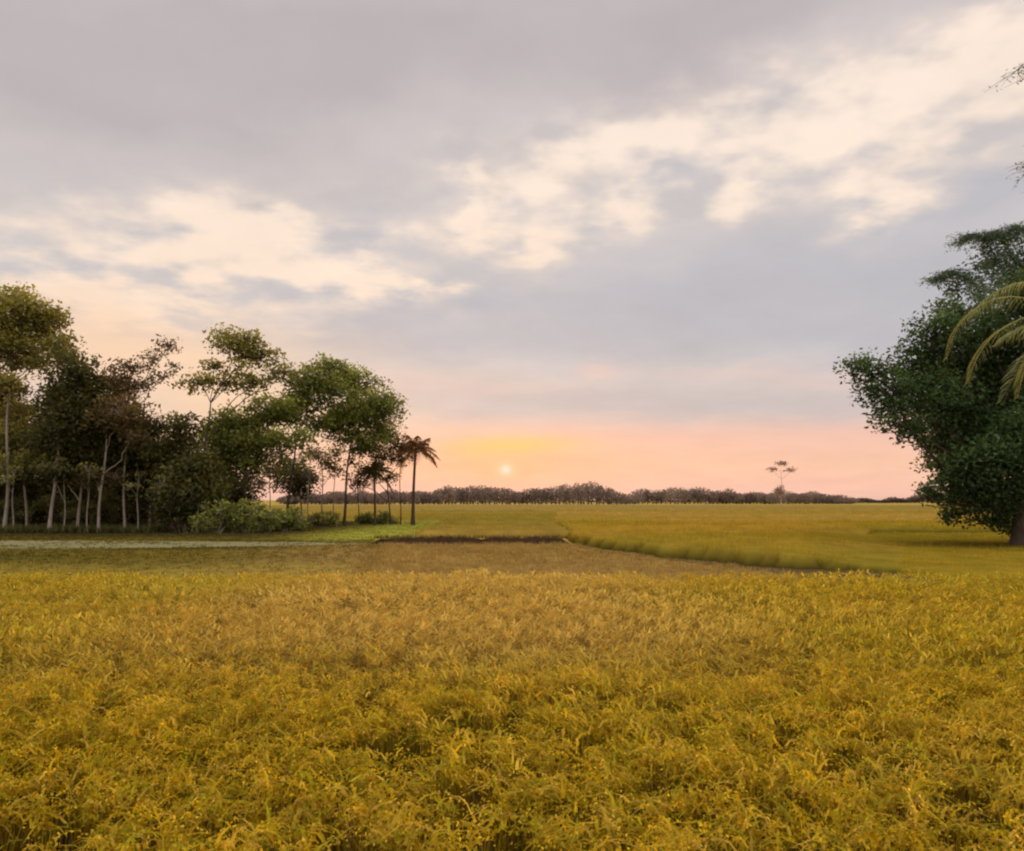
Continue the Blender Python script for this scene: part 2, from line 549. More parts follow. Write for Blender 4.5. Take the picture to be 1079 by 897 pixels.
def field_tufts(name, label, cat, poly, h, density, colfn, wid, nb=6, mat=None, slab=0.62, slabcol=None, far_drop=True, dark=0.6, rim=None, hfn=None, skip=None):
    """standing crop: bumpy closed mat of stems with blades over it"""
    poly = np.asarray(poly, float)
    mb = MB()
    x0, y0 = poly.min(0); x1, y1 = poly.max(0)
    n = int((x1 - x0) * (y1 - y0) * density)
    p = np.stack([x0 + (x1 - x0) * rng.random(n), y0 + (y1 - y0) * rng.random(n)], 1)
    if far_drop:
        p = p[rng.random(n) < np.clip((45.0 / p[:, 1]) ** 1.3, 0.05, 1)]
    p = p[in_poly(p[:, 0], p[:, 1], poly)]
    if skip is not None:
        p = p[~in_poly(p[:, 0], p[:, 1], skip) | (rng.random(len(p)) < 0.12 + 0.9 * sstep(.5, .68, fbm(p[:, 0] * .45, p[:, 1] * .7, 71)))]
    i = np.repeat(np.arange(len(p)), nb); n = len(i)
    sc = np.clip(p[i, 1] / 40.0, 0.7, 4.0)
    if hfn is not None:
        hk = hfn(p[i, 0], p[i, 1])
    else:
        hk = 1.0
    root = np.stack([p[i, 0] + rng.normal(0, 0.1, n) * sc, p[i, 1] + rng.normal(0, 0.1, n) * sc, np.zeros(n)], 1)
    ht = h * (0.72 + 0.5 * fbm(p[:, 0] * 0.5, p[:, 1] * 0.5, 4, 3))[i] * (0.75 + 0.4 * rng.random(n)) * hk
    c = colfn(root[:, 0], root[:, 1]) * (0.75 + 0.5 * rng.random((n, 1)))
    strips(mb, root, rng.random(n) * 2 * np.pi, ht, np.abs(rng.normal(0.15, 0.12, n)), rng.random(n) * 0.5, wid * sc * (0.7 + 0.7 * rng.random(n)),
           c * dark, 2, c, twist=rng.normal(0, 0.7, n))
    if slab:
        # dense inner mass of stems: a bumpy top inside the outline, down to the ground at its rim
        st = max(0.5, (y1 - y0) / 120)
        gx = np.arange(x0 - st, x1 + st * 2, max(st, (x1 - x0) / 200)); gy = np.arange(y0 - st, y1 + st * 2, st)
        X, Y = np.meshgrid(gx, gy)
        ins = in_poly(X.ravel(), Y.ravel(), poly).reshape(X.shape)
        hz = 1.0 if hfn is None else hfn(X, Y)
        Z = np.where(ins, hz * h * (slab + 0.25 * (fbm(X * 0.8, Y * 0.8, 8, 3) - 0.5)), -0.05)
        nn, k = X.shape
        q = np.arange(nn - 1)[:, None] * k + np.arange(k - 1)[None, :]
        anyin = (ins[:-1, :-1] | ins[1:, :-1] | ins[:-1, 1:] | ins[1:, 1:]).ravel()
        Q = np.stack([q, q + 1, q + k + 1, q + k], -1).reshape(-1, 4)[anyin]
        cc = colfn(X.ravel(), Y.ravel()) * 0.8
        if rim is not None:
            cc = np.where(ins.ravel()[:, None], cc, np.asarray(rim)[None])  # outline vertices take the painted shade tone
        mb.add(np.stack([X, Y, Z], -1).reshape(-1, 3), Q, cc)
    o = mb.build(name, mat or M_CROP)
    tag(o, label, cat, kind="stuff")
    return o


def g2(px, py):
    return ground(px, py)[:2]


# stubble of the harvested plot
stub_poly = [(-6.0, 24), tuple(g2(385, 590)), tuple(g2(400, 574)), tuple(g2(600, 573.5)), tuple(g2(640, 582)), tuple(g2(700, 589)), tuple(g2(780, 598)), (11, 24)]


def stub_sheet():
    P = np.asarray(stub_poly)
    x0, y0 = P.min(0); x1, y1 = P.max(0)
    xs = np.arange(x0, x1 + .5, .5); ys = np.arange(y0, y1 + .5, .5)
    X, Y = np.meshgrid(xs, ys)
    ins = in_poly(X.ravel(), Y.ravel(), P)
    k = len(xs)
    i = np.arange(len(ys) - 1)[:, None] * k + np.arange(k - 1)[None, :]
    ii = ins.reshape(X.shape)
    ok = (ii[:-1, :-1] & ii[1:, 1:]).ravel()
    Q = np.stack([i, i + 1, i + k + 1, i + k], -1).reshape(-1, 4)[ok]
    mb = MB(); mb.add(np.stack([X, Y, np.full_like(X, 0.012)], -1).reshape(-1, 3), Q,
                      lerp((0.36, 0.23, 0.055), (0.24, 0.145, 0.035), fbm(X.ravel() * .3, Y.ravel() * .3, 6)))
    structure(mb.build("harvested_field", M_EARTH, smooth=True))


stub_sheet()
field_tufts("stubble", "short cut straw stubble on the brown harvested plot", "stubble", stub_poly, 0.22, 14,
            lambda x, y: lerp((0.50, 0.34, 0.11), (0.34, 0.22, 0.06), fbm(x * .4, y * .4, 2)) * (0.8 + 0.4 * fbm(x * 1.1, y * .5, 29))[:, None], 0.022, 5, M_GRASS, slab=0, far_drop=False)


# standing crop with the diagonal cut edge, centre right
def mid_col(x, y):
    n = fbm(x * 0.06, y * 0.08, 12)
    c = lerp((0.42, 0.325, 0.036), (0.53, 0.36, 0.055), sstep(0.35, 0.65, n))
    e = sstep(46, 36, y)[:, None] * 0.5
    return c * (1 - e) + np.array([0.38, 0.325, 0.032])[None] * e


mid_poly = [tuple(g2(603, 573)), tuple(g2(640, 579)), tuple(g2(670, 582)), tuple(g2(700, 587)), tuple(g2(760, 592)), tuple(g2(800, 597)), tuple(g2(860, 600)), tuple(g2(895, 601)),
            tuple(g2(960, 604)), tuple(g2(960, 580)), (27, 62), (80, 62), (80, 84), (4.6, 84), (4.4, 62)]


def mid_h(x, y):
    return np.where(y < 58, 1 - 0.70 * sstep(0.33, 0.475, x / y + 0.02 * (fbm(x * .3, y * .3, 3) - .5)), 1.0)


field_tufts("rice_field", "greener standing rice with a ragged cut edge slanting behind the foreground crop", "rice crop", mid_poly, 0.80, 10, mid_col, 0.03, 7, dark=0.20, rim=(0.035, 0.03, 0.008), hfn=mid_h)  # dark bases and rim paint the shaded face of the cut edge


def far_col(a, b, s):
    return lambda x, y: lerp(a, b, sstep(0.35, 0.65, fbm(x * 0.02, y * 0.05, s)))


field_tufts("rice_field", "tan ripe rice spread across the plain behind the right-hand standing crop", "rice crop",
            [(4.8, 85.5), (110, 85.5), (190, 172), (9.3, 172)], 0.7, 1.2, far_col((0.56, 0.37, 0.075), (0.47, 0.34, 0.05), 33), 0.05, 5)
field_tufts("rice_field", "olive-gold rice plot on the plain between the dark bank and the far treeline", "rice crop",
            [(-7, 57.5), (4.2, 57.5), (4.5, 86), (9, 160), (-60, 160), (-40, 102), (-8.5, 102), (-7.2, 90)], 0.7, 1.2, far_col((0.39, 0.30, 0.045), (0.48, 0.33, 0.06), 35), 0.05, 5)
field_tufts("rice_field", "pale straw-coloured rice far out on the plain below the treeline", "rice crop",
            [(-90, 185), (260, 185), (420, 330), (-130, 330)], 0.7, 0.35, far_col((0.54, 0.37, 0.10), (0.46, 0.34, 0.075), 37), 0.07, 4)


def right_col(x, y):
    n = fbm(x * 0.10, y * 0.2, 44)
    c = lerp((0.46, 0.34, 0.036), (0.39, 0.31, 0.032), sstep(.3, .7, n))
    b = np.exp(-(((x - 27) / 7.5) ** 2 + ((y - 45) / 3.4) ** 2))[:, None] * 0.85  # dark patch painting the shade at the right-hand tree's foot
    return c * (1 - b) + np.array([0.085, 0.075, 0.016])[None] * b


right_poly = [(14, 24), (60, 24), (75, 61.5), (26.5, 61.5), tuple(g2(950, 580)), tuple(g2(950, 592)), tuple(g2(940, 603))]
field_tufts("grass", "yellow-green grass, with shade painted darker around the right-hand tree", "grass", right_poly, 0.30, 10, right_col, 0.03, 6, M_CROP, slab=0.5, dark=0.6)


# dark earth bank
def bank():
    mb = MB()
    a, b = ground(392, 573.5), ground(598, 573.5)
    n = 90
    t = np.linspace(-0.02, 1.02, n)
    prof = [(-0.75, -0.02), (-0.50, 0.16), (-0.26, 0.30), (0.0, 0.36), (0.3, 0.30), (0.6, -0.02)]
    V = []
    for k in range(n):
        c = a * (1 - t[k]) + b * t[k]
        taper = min(1, (1.02 - abs(t[k] - 0.5) * 2) * 9 + 0.05)
        hh = taper * (0.55 + 0.5 * vnoise(t[k] * 14, 0.5, 3) + 0.45 * vnoise(t[k] * 45, 3.5, 5))
        for (dy, dz) in prof:
            V.append((c[0], c[1] + 0.75 + dy + 0.12 * (vnoise(t[k] * 40, dy * 3, 8) - .5), max(-0.02, dz * hh)))
    k = len(prof); i = np.arange(n - 1)[:, None] * k + np.arange(k - 1)[None, :]
    Q = np.stack([i, i + k, i + k + 1, i + 1], -1).reshape(-1, 4)
    mb.add(V, Q, lerp((0.035, 0.020, 0.012), (0.055, 0.03, 0.015), rng.random(len(V))))
    structure(mb.build("earth_bank", M_EARTH, smooth=True))
    gm = MB(); m = 1500
    t = rng.random(m); c = a[None] * (1 - t[:, None]) + b[None] * t[:, None]
    root = np.stack([c[:, 0], c[:, 1] + 0.45 + 0.9 * rng.random(m), np.full(m, 0.3)], 1)
    cc = lerp((0.20, 0.15, 0.035), (0.09, 0.05, 0.02), rng.random(m))
    strips(gm, root, rng.random(m) * 6.28, 0.15 + 0.25 * rng.random(m), np.abs(rng.normal(.3, .2, m)), rng.random(m) * .6, np.full(m, .03), cc, 2)
    tag(gm.build("grass", M_GRASS), "thin dry grass along the top of the dark earth bank", "grass", kind="stuff")


bank()


# grassy ground in front of and under the grove
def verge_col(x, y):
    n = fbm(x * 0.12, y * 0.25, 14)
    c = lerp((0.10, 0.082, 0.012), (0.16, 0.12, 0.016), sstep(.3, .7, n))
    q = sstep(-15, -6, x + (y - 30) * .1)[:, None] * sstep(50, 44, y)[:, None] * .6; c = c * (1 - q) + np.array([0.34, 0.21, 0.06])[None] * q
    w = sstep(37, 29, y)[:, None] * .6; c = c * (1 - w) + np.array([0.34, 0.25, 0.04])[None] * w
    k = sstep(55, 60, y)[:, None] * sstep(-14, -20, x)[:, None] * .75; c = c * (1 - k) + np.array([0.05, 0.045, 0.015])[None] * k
    g = sstep(-18, -11, x)[:, None] * sstep(50, 56, y)[:, None]           # brighter lawn right of the grove
    c = c * (1 - g) + np.array([0.33, 0.33, 0.045])[None] * g
    return c


def poly_sheet(name, poly, z, mat, colfn, st):
    P = np.asarray(poly, float); x0, y0 = P.min(0); x1, y1 = P.max(0)
    xs = np.arange(x0, x1 + st, st); ys = np.arange(y0, y1 + st, st)
    X, Y = np.meshgrid(xs, ys); ins = in_poly(X.ravel(), Y.ravel(), P).reshape(X.shape)
    k = len(xs); i = np.arange(len(ys) - 1)[:, None] * k + np.arange(k - 1)[None, :]
    ok = (ins[:-1, :-1] & ins[1:, 1:]).ravel()
    Q = np.stack([i, i + 1, i + k + 1, i + k], -1).reshape(-1, 4)[ok]
    mb = MB(); mb.add(np.stack([X, Y, np.full_like(X, z)], -1).reshape(-1, 3), Q, colfn(X.ravel(), Y.ravel()))
    return structure(mb.build(name, mat, smooth=True))


path_poly = [tuple(g2(-220, 579)), tuple(g2(60, 578.5)), tuple(g2(190, 577.5)), tuple(g2(330, 575)), tuple(g2(400, 573)), tuple(g2(330, 571.5)), tuple(g2(190, 570.5)), tuple(g2(60, 570)), tuple(g2(-220, 570))]
verge = [(-60, 24.0), (-4.5, 24.0), tuple(g2(400, 590)), tuple(g2(410, 574.5)), tuple(g2(470, 566)), tuple(g2(470, 550)), (-16, 100), (-90, 100), (-90, 60)]
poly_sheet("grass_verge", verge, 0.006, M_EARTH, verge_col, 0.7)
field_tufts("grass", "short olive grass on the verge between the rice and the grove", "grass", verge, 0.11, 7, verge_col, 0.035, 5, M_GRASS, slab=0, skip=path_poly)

poly_sheet("path", path_poly, 0.015, M_EARTH, lambda x, y: lerp((0.21, 0.195, 0.085), (0.27, 0.25, 0.12), fbm(x * .3, y * .3, 5)), 0.4)


# ------------------------------------------------------------------ trees
BARKS = {'haze': np.array([0.40, 0.28, 0.23]), 'pale': np.array([0.22, 0.19, 0.155]), 'grey': np.array([0.20, 0.17, 0.13]), 'dark': np.array([0.06, 0.045, 0.035])}  # haze bark is paled by painted distance haze
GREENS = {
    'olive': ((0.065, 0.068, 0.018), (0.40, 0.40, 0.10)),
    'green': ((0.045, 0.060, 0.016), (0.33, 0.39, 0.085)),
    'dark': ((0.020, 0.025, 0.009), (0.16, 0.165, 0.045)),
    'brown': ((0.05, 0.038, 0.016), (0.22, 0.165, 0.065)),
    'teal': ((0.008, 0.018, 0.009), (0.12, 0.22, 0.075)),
    'haze': ((0.36, 0.25, 0.20), (0.46, 0.33, 0.27)),  # distance haze mixed into the leaf colour
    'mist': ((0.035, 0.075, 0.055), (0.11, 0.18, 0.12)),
}


def crown_leaves(mb, tb, clumps, r, green, leaf, per, bark, twigs=True, sub=None):
    """clumps: (centre, radii) ellipsoids; each is filled with smaller leafy sprays of uneven size"""
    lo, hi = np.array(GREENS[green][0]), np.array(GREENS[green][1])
    for (c, rad) in clumps:
        c = np.asarray(c, float); rad = np.asarray(rad, float)
        vol = float(np.prod(rad)) ** (1 / 3)
        ns = sub or int(np.clip(11 + 8 * vol * vol, 11, 70))
        u = r.normal(size=(ns, 3)); u /= np.linalg.norm(u, axis=1, keepdims=True)
        q = u * (0.25 + 0.78 * r.random((ns, 1)) ** 0.5) * rad
        for k in range(ns):
            sc = c + q[k]
            sr = (0.30 + 0.35 * r.random()) * min(1.35, vol * 0.62)
            n = int(1.5 * per * (sr / 0.5) ** 2 * (0.6 + 0.8 * r.random()))
            if n < 3:
                continue
            off = r.normal(size=(n, 3)); off *= np.minimum(1, 1.95 / (np.linalg.norm(off, axis=1, keepdims=True) + 1e-6)); off *= np.array([1.2, 1.2, 0.7]) * sr
            off[:, 2] -= 0.15 * (off[:, 0] ** 2 + off[:, 1] ** 2) / max(sr, .2)
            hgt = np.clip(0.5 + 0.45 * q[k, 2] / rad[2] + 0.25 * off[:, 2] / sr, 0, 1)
            t = np.clip(hgt * 0.6 + 0.5 * r.random(n) - 0.1 + 0.25 * (r.random() - .5), 0, 1)  # lighter toward clump tops: light from above painted into the leaves
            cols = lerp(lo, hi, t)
            leaves(mb, sc + off, leaf * (0.6 + 0.8 * r.random(n)), cols, 0.52, 0.25, r)
            if twigs:
                m = (c + sc) / 2 + r.normal(0, 0.12, 3)
                tube(tb, [c - np.array([0, 0, rad[2] * 0.4]), m, sc], [0.05, 0.03, 0.012], bark, 4)


def limb(tb, a, b, r0, r1, r, bark, n=7, sag=0.08, sides=6):
    a = np.asarray(a, float); b = np.asarray(b, float)
    t = np.linspace(0, 1, n)
    L = np.linalg.norm(b - a)
    pts = a[None] * (1 - t[:, None]) + b[None] * t[:, None]
    pts[:, 2] += sag * L * np.sin(t * np.pi) * (1 if r.random() < .5 else -1) * .7
    jit = r.normal(0, 0.025 * L, (n, 3)); jit[0] = 0; jit[-1] = 0
    pts += jit * np.sin(t * np.pi)[:, None]
    tube(tb, pts, r0 * (1 - t) + r1 * t, bark * (0.85 + 0.3 * r.random()), sides)
    return pts


def tree(label, base, clumps, trunk_top, r0=0.22, bark='grey', green='green', leaf=0.34, per=34, seed=1, name="tree", lean=None, group=None, cat="tree", mat=None, roots=False):
    """base: foot point; clumps: world-space ellipsoids; the trunk rises to trunk_top and limbs run on into every clump"""
    r = np.random.default_rng(seed)
    base = np.asarray(base, float); top = np.asarray(trunk_top, float)
    root = thing(name, label, cat, base, group)
    tb, cb = MB(), MB(); bk = BARKS[bark]
    n = 12; t = np.linspace(0, 1, n)
    Ht = top[2] - base[2]
    pts = base[None] * (1 - t[:, None]) + top[None] * t[:, None]
    ph = r.random() * 6
    pts[:, 0] += np.sin(t * 4 + ph) * 0.018 * Ht * t * (1 - t) * 4
    pts[:, 1] += np.cos(t * 3 + ph) * 0.018 * Ht * t * (1 - t) * 4
    pts[0, 2] -= 0.15
    rad = r0 * (0.72 - 0.42 * t) + r0 * 0.35 * np.exp(-t * 22)
    cols = bk[None] * (0.85 + 0.25 * r.random((n, 1)))
    tube(tb, pts, rad, cols, 9)
    for (c, rd) in clumps:
        c = np.asarray(c, float); rd = np.asarray(rd, float)
        zt = np.clip((c[2] - 0.9 * np.linalg.norm(c[:2] - top[:2]) - rd[2] * 0.6 - base[2]) / Ht, 0.35, 1.0)
        k = zt * (n - 1); a = int(min(math.floor(k), n - 2)); f = k - a
        s = pts[a] * (1 - f) + pts[a + 1] * f
        rs = float(np.interp(k, np.arange(n), rad))
        limb(tb, s, c - np.array([0, 0, rd[2] * 0.3]), rs * 0.62, 0.04, r, bk)
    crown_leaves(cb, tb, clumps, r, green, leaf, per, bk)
    tb.build("trunk", M_BARK, root, True, base)
    cb.build("crown", mat or M_LEAF, root, False, base)
    return root


def frond(mb, base, az, L, rise, droop, r, c0, c1, nl=34, ll=0.75, lw=0.05, hang=0.6, curve=None):
    """feather leaf: arching midrib with two rows of hanging leaflets"""
    n = 14; t = np.linspace(0, 1, n)
    hx = L * (math.cos(rise) * t - 0.10 * droop * t ** 2); hz = L * (math.sin(rise) * t - droop * t ** 2.0)
    d = np.array([math.cos(az), math.sin(az), 0]); side = np.array([-math.sin(az), math.cos(az), 0])
    pts = np.asarray(base)[None] + hx[:, None] * d[None] + hz[:, None] * np.array([0, 0, 1.0])
    if curve is not None:
        cv = np.asarray(curve, float); tc = np.linspace(0, 1, len(cv))
        fine = np.linspace(0, 1, 60)
        q = np.stack([np.interp(fine, tc, cv[:, k]) for k in range(3)], 1)
        for _ in range(25):
            q[1:-1] = (q[:-2] + 2 * q[1:-1] + q[2:]) / 4
        pts = np.stack([np.interp(t, fine, q[:, k]) for k in range(3)], 1)
        d = pts[-1] - pts[0]; d[2] = 0; d /= np.linalg.norm(d); side = np.array([-d[1], d[0], 0])
    tube(mb, pts, 0.035 * (1 - 0.85 * t), np.array(c1) * 1.1, 5)
    tl = np.linspace(0.14, 0.99, nl)
    P = np.stack([np.interp(tl, t, pts[:, k]) for k in range(3)], 1)
    for sgn in (-1, 1):
        ln = ll * np.sin(np.clip(tl * 1.05, 0, 1) * np.pi * 0.88 + 0.25) * (0.85 + 0.3 * r.random(nl)) + 0.08
        out = side[None] * sgn * 0.8 + d[None] * 0.45 + np.array([0, 0, 0.15])[None] + r.normal(0, 0.1, (nl, 3))
        out /= np.linalg.norm(out, axis=1, keepdims=True)
        seg = 4; s = np.linspace(0, 1, seg)
        C = P[:, None] + out[:, None] * (ln[:, None] * s[None])[..., None]
        C[..., 2] -= hang * ln[:, None] * s[None] ** 1.8
        w = lw * (1 - 0.85 * s ** 2)[None] * np.ones((nl, 1)) * 0.5
        wv = np.array(d) * 0.8 + np.array([0, 0, 0.6])
        V = np.stack([C - w[..., None] * wv, C + w[..., None] * wv], 2).reshape(-1, 3)
        b = (np.arange(nl) * seg * 2)[:, None] + np.arange(seg - 1)[None] * 2
        Q = np.stack([b, b + 1, b + 3, b + 2], -1).reshape(-1, 4)
        mb.add(V, Q, np.repeat(lerp(c0, c1, r.random(nl)), seg * 2, axis=0))


def palm(label, base, top, r0, nf, L, seed, c0, c1, bark='grey', ll=0.7, lw=0.06, name="palm_tree", azs=None, group=None, hang=.6, nl=34, rises=None, curves=()):
    r = np.random.default_rng(seed)
    base = np.asarray(base, float); top = np.asarray(top, float)
    root = thing(name, label, "palm", base, group)
    tb = MB(); n = 16; t = np.linspace(0, 1, n)
    pts = base[None] * (1 - t[:, None]) + top[None] * t[:, None]
    pts[:, 0] += 0.25 * np.sin(t * np.pi) * (r.random() - .5) * 2
    pts[0, 2] -= 0.15
    rad = r0 * (1 - 0.4 * t) * (1 + 0.06 * np.sin(t * 90)) + r0 * 0.5 * np.exp(-t * 14)
    rad[-2:] *= 1.3
    tube(tb, pts, rad, BARKS[bark], 9)
    tb.build("trunk", M_BARK, root, True, base)
    for k in range(nf):
        az = (k * 2.399 + r.random() * 0.4) if azs is None else azs[k]
        lev = k / max(1, nf - 1)
        rise = (1.05 - 1.25 * lev + 0.15 * r.normal()) if rises is None else rises[k]
        fb = MB()
        if k < len(curves):
            frond(fb, top, az, L, rise, 0.4, r, c0, c1, nl, ll * 0.5, lw * 0.85, 1.2, curves[k])
            fb.build("frond", M_FROND, root, False, base)
            continue
        frond(fb, top + np.array([0, 0, 0.05]), az, L * (0.85 + 0.3 * r.random()), rise, 0.35 + 0.3 * lev + 0.12 * r.random(), r, c0, c1, nl, ll, lw, hang)
        fb.build("frond", M_FROND, root, False, base)
    return root


def cl(px, py, Y, rx, ry, dY=0.0, rz=None):
    """leaf clump seen at (px,py) with half-sizes rx, ry given in photograph pixels, at depth Y+dY"""
    Yd = Y + dY
    s = Yd / F
    return (deep(px, py, Yd), (rx * s, (rz if rz is not None else 0.5 * (rx + ry)) * s, ry * s))


GROVE = "trees of the grove on the left"


def grove_tree(label, x, foot, tops, Y_trunk_px, r0, bark, green, seed, leaf=0.34, per=34, mat=None):
    b = ground(x, foot)
    Y = b[1]
    rr = random.Random(seed)
    cls = [cl(px, py, Y, rx, ry, rr.uniform(-1.5, 1.5)) for (px, py, rx, ry) in tops]
    tx, ty = Y_trunk_px
    return tree(label, b, cls, deep(tx, ty, Y), r0, bark, green, leaf, per, seed, group=GROVE, mat=mat)


# front row, left to right (pixels of the photograph give the proportions)
grove_tree("tall domed olive-green tree at the far left edge of the grove, the highest of all", 4, 561,
           [(14, 330, 40, 22), (-30, 345, 40, 30), (45, 342, 26, 18), (8, 365, 34, 18), (60, 362, 18, 16), (36, 382, 22, 10), (-4, 402, 22, 14), (2, 492, 16, 14)], (12, 400), 0.22, 'pale', 'olive', 11)
grove_tree("slender pale-trunked tree with a loose crown below the tall domed one", 28, 560,
           [(18, 432, 22, 12), (40, 452, 22, 18), (5, 462, 24, 20), (32, 484, 22, 12)], (26, 460), 0.16, 'pale', 'olive', 12)
grove_tree("pale-trunked tree whose crown bulges right below the tall dome, dark green", 52, 562,
           [(72, 388, 26, 22), (88, 418, 28, 26), (58, 424, 18, 16), (70, 450, 32, 26), (52, 492, 18, 12)], (62, 430), 0.20, 'pale', 'dark', 13, per=40)
grove_tree("dark dense tree filling the gap between the two left pale trunks", 82, 561,
           [(95, 440, 30, 26), (78, 470, 30, 26), (112, 468, 26, 26), (60, 490, 26, 20)], (86, 470), 0.18, 'grey', 'dark', 14, per=42)
grove_tree("straight pale-trunked tree with brownish crown left of the leaning feathery top", 104, 562,
           [(118, 405, 24, 12), (130, 432, 26, 18), (105, 440, 20, 18), (140, 458, 18, 12), (98, 500, 16, 12)], (112, 440), 0.16, 'pale', 'brown', 15)
grove_tree("tree with a thin leaning brown feathery top standing up against the sky", 132, 561,
           [(178, 362, 13, 8), (162, 376, 15, 9), (140, 384, 20, 11), (150, 404, 18, 8), (125, 402, 16, 12), (128, 425, 18, 12), (122, 500, 16, 10), (172, 396, 12, 7), (184, 384, 10, 6)], (134, 424), 0.15, 'pale', 'brown', 16, leaf=0.28, per=30)
grove_tree("short bushy tree with dark crown beneath the leaning feathery top", 158, 560,
           [(152, 450, 20, 14), (172, 446, 16, 10), (150, 466, 24, 18), (172, 480, 24, 22), (160, 505, 28, 22), (140, 490, 20, 18)], (158, 480), 0.14, 'grey', 'dark', 17, per=40)
grove_tree("dark bushy tree in the middle of the grove left of the airy parasol crown", 180, 561,
           [(196, 446, 18, 12), (192, 470, 20, 16), (205, 490, 24, 18), (185, 515, 26, 22), (212, 520, 24, 22)], (188, 490), 0.14, 'grey', 'dark', 18, per=40)
grove_tree("tall airy tree with a brown see-through parasol crown and green cap in mid grove", 210, 561,
           [(252, 360, 30, 13), (272, 374, 24, 11), (212, 402, 20, 11), (236, 400, 18, 10), (268, 402, 24, 10), (226, 386, 13, 8), (296, 390, 20, 11), (252, 385, 12, 7)], (222, 425), 0.17, 'dark', 'olive', 19, per=30)
grove_tree("broad layered green tree whose flat crown spreads over the middle of the grove", 256, 558,
           [(250, 442, 32, 14), (285, 430, 26, 14), (232, 462, 30, 14), (270, 468, 36, 15), (305, 462, 22, 12), (255, 488, 22, 12)], (262, 462), 0.22, 'dark', 'green', 20, per=40)
grove_tree("dark-stemmed tree with spreading crown just right of the broad layered tree", 302, 556,
           [(328, 398, 24, 14), (345, 385, 22, 11), (318, 422, 22, 14), (352, 412, 20, 14), (300, 440, 18, 12), (335, 446, 18, 10)], (312, 440), 0.19, 'dark', 'green', 21, per=34)
grove_tree("rounded green tree forming the right shoulder of the grove", 362, 554,
           [(375, 402, 26, 12), (395, 425, 24, 17), (370, 435, 24, 18), (402, 450, 18, 14), (382, 462, 26, 11), (350, 450, 16, 12)], (372, 452), 0.20, 'dark', 'green', 22, per=38)
grove_tree("thin reddish-brown tree in the sunset gap between the two dark-stemmed crowns", 340, 553,
           [(335, 480, 16, 9), (352, 492, 14, 9), (325, 500, 13, 8)], (339, 490), 0.12, 'grey', 'brown', 23, leaf=0.28, per=22)
grove_tree("small brown tree with sparse drooping leaves left of the edge palm", 411, 553,
           [(404, 480, 16, 10), (390, 496, 16, 9), (417, 468, 15, 9), (378, 506, 14, 8), (408, 502, 12, 7), (424, 484, 10, 7)], (409, 488), 0.12, 'dark', 'brown', 24, leaf=0.28, per=34)
# second row, deeper in the grove
BACKROW = [
    ("dark tree deep in the grove behind the far-left pale trunks", -12, 557, [(-10, 420, 34, 28), (15, 480, 34, 28), (-20, 490, 36, 34)], (-8, 470), 31),
    ("dark tree deep in the grove behind the slender pale-trunked tree", 44, 556, [(46, 478, 22, 16), (58, 520, 34, 20), (20, 530, 34, 14)], (44, 490), 32),
    ("dark tree deep in the grove behind the straight pale trunk", 118, 556, [(120, 480, 30, 26), (138, 520, 34, 22), (100, 520, 34, 20)], (120, 490), 33),
    ("dark tree deep in the grove behind the bushy middle trees", 196, 556, [(205, 508, 34, 26), (170, 520, 34, 24)], (196, 480), 34),
    ("dark tree deep in the grove showing between the first two pale trunks", 16, 555, [(4, 450, 24, 18), (20, 528, 36, 20), (0, 530, 34, 22)], (16, 480), 37),
    ("dark tree deep in the grove directly below the bulging dark crown", 80, 555, [(84, 448, 22, 20), (86, 505, 32, 22), (75, 532, 36, 16)], (80, 480), 38),
    ("dark tree deep in the grove behind the leaning feathery tree", 150, 555, [(134, 452, 20, 14), (140, 490, 30, 22), (160, 525, 36, 22)], (150, 490), 39),
    ("dim tree behind the broad layered tree, seen under its crown", 232, 554, [(228, 488, 26, 14), (245, 515, 26, 16)], (230, 490), 35),
    ("dim tree behind the dark-stemmed spreading tree, low in the gap", 318, 552, [(312, 505, 22, 14), (298, 490, 18, 10)], (316, 505), 36),
]
for (lab, x, fy, tops, tp, sd_) in BACKROW:
    grove_tree(lab, x, fy, tops, tp, 0.16, 'grey', 'dark', sd_, per=40)
# bare young stems
for k, (x, fy, ty, lab) in enumerate([(265, 557, 500, "pale young stem in front of the bushes under the layered tree"),
                                      (283, 557, 500, "pale young stem at the right side of the low bushes"),
                                      (325, 554, 478, "thin pale tree with tiny crown in the sunset gap of the grove"),
                                      (67, 561.5, 500, "very thin pale stem right of the third pale trunk, crown lost in dark leaves"),
                                      (145, 561.5, 505, "very thin pale stem just right of the tree with the leaning feathery top"),
                                      (172, 561.5, 512, "short thin pale stem in front of the dark bushy middle of the grove"),
                                      (208, 561.5, 515, "short thin pale stem at the left side of the green bushes"),
                                      (92, 561.5, 498, "very thin pale stem left of the straight pale trunk with the brownish crown"),
                                      (14, 561.5, 500, "very thin pale stem between the first two trunks at the far left edge"),
                                      (352, 553, 482, "slender pale tree right of the tiny-crowned one, standing in the pink gap"),
                                      (422, 553, 476, "slender brown tree close against the left side of the edge palm"),
                                      (378, 553, 480, "thin dark tree under the right shoulder crown of the grove")]):
    grove_tree(lab, x, fy, [(x + 2, ty - 4, 11, 8), (x - 7, ty + 6, 9, 6)], (x + 1, ty), 0.085, 'pale' if k < 10 else 'dark', 'olive' if k < 10 else 'brown', 50 + k, leaf=0.28, per=26)

# palms
p_b = ground(435, 553.5)
palm("small palm with drooping reddish-brown fronds at the right end of the grove", p_b, deep(438, 474, p_b[1]), 0.19, 22, 2.7, 61,
     (0.11, 0.055, 0.026), (0.25, 0.13, 0.055), 'dark', 0.75, 0.085, hang=0.8, nl=24)
p_b = ground(395, 554)
palm("short palm half hidden under the rounded right shoulder tree", p_b, deep(394, 498, p_b[1]), 0.14, 16, 2.3, 62,
     (0.05, 0.04, 0.015), (0.11, 0.085, 0.03), 'dark', 0.45, 0.09)


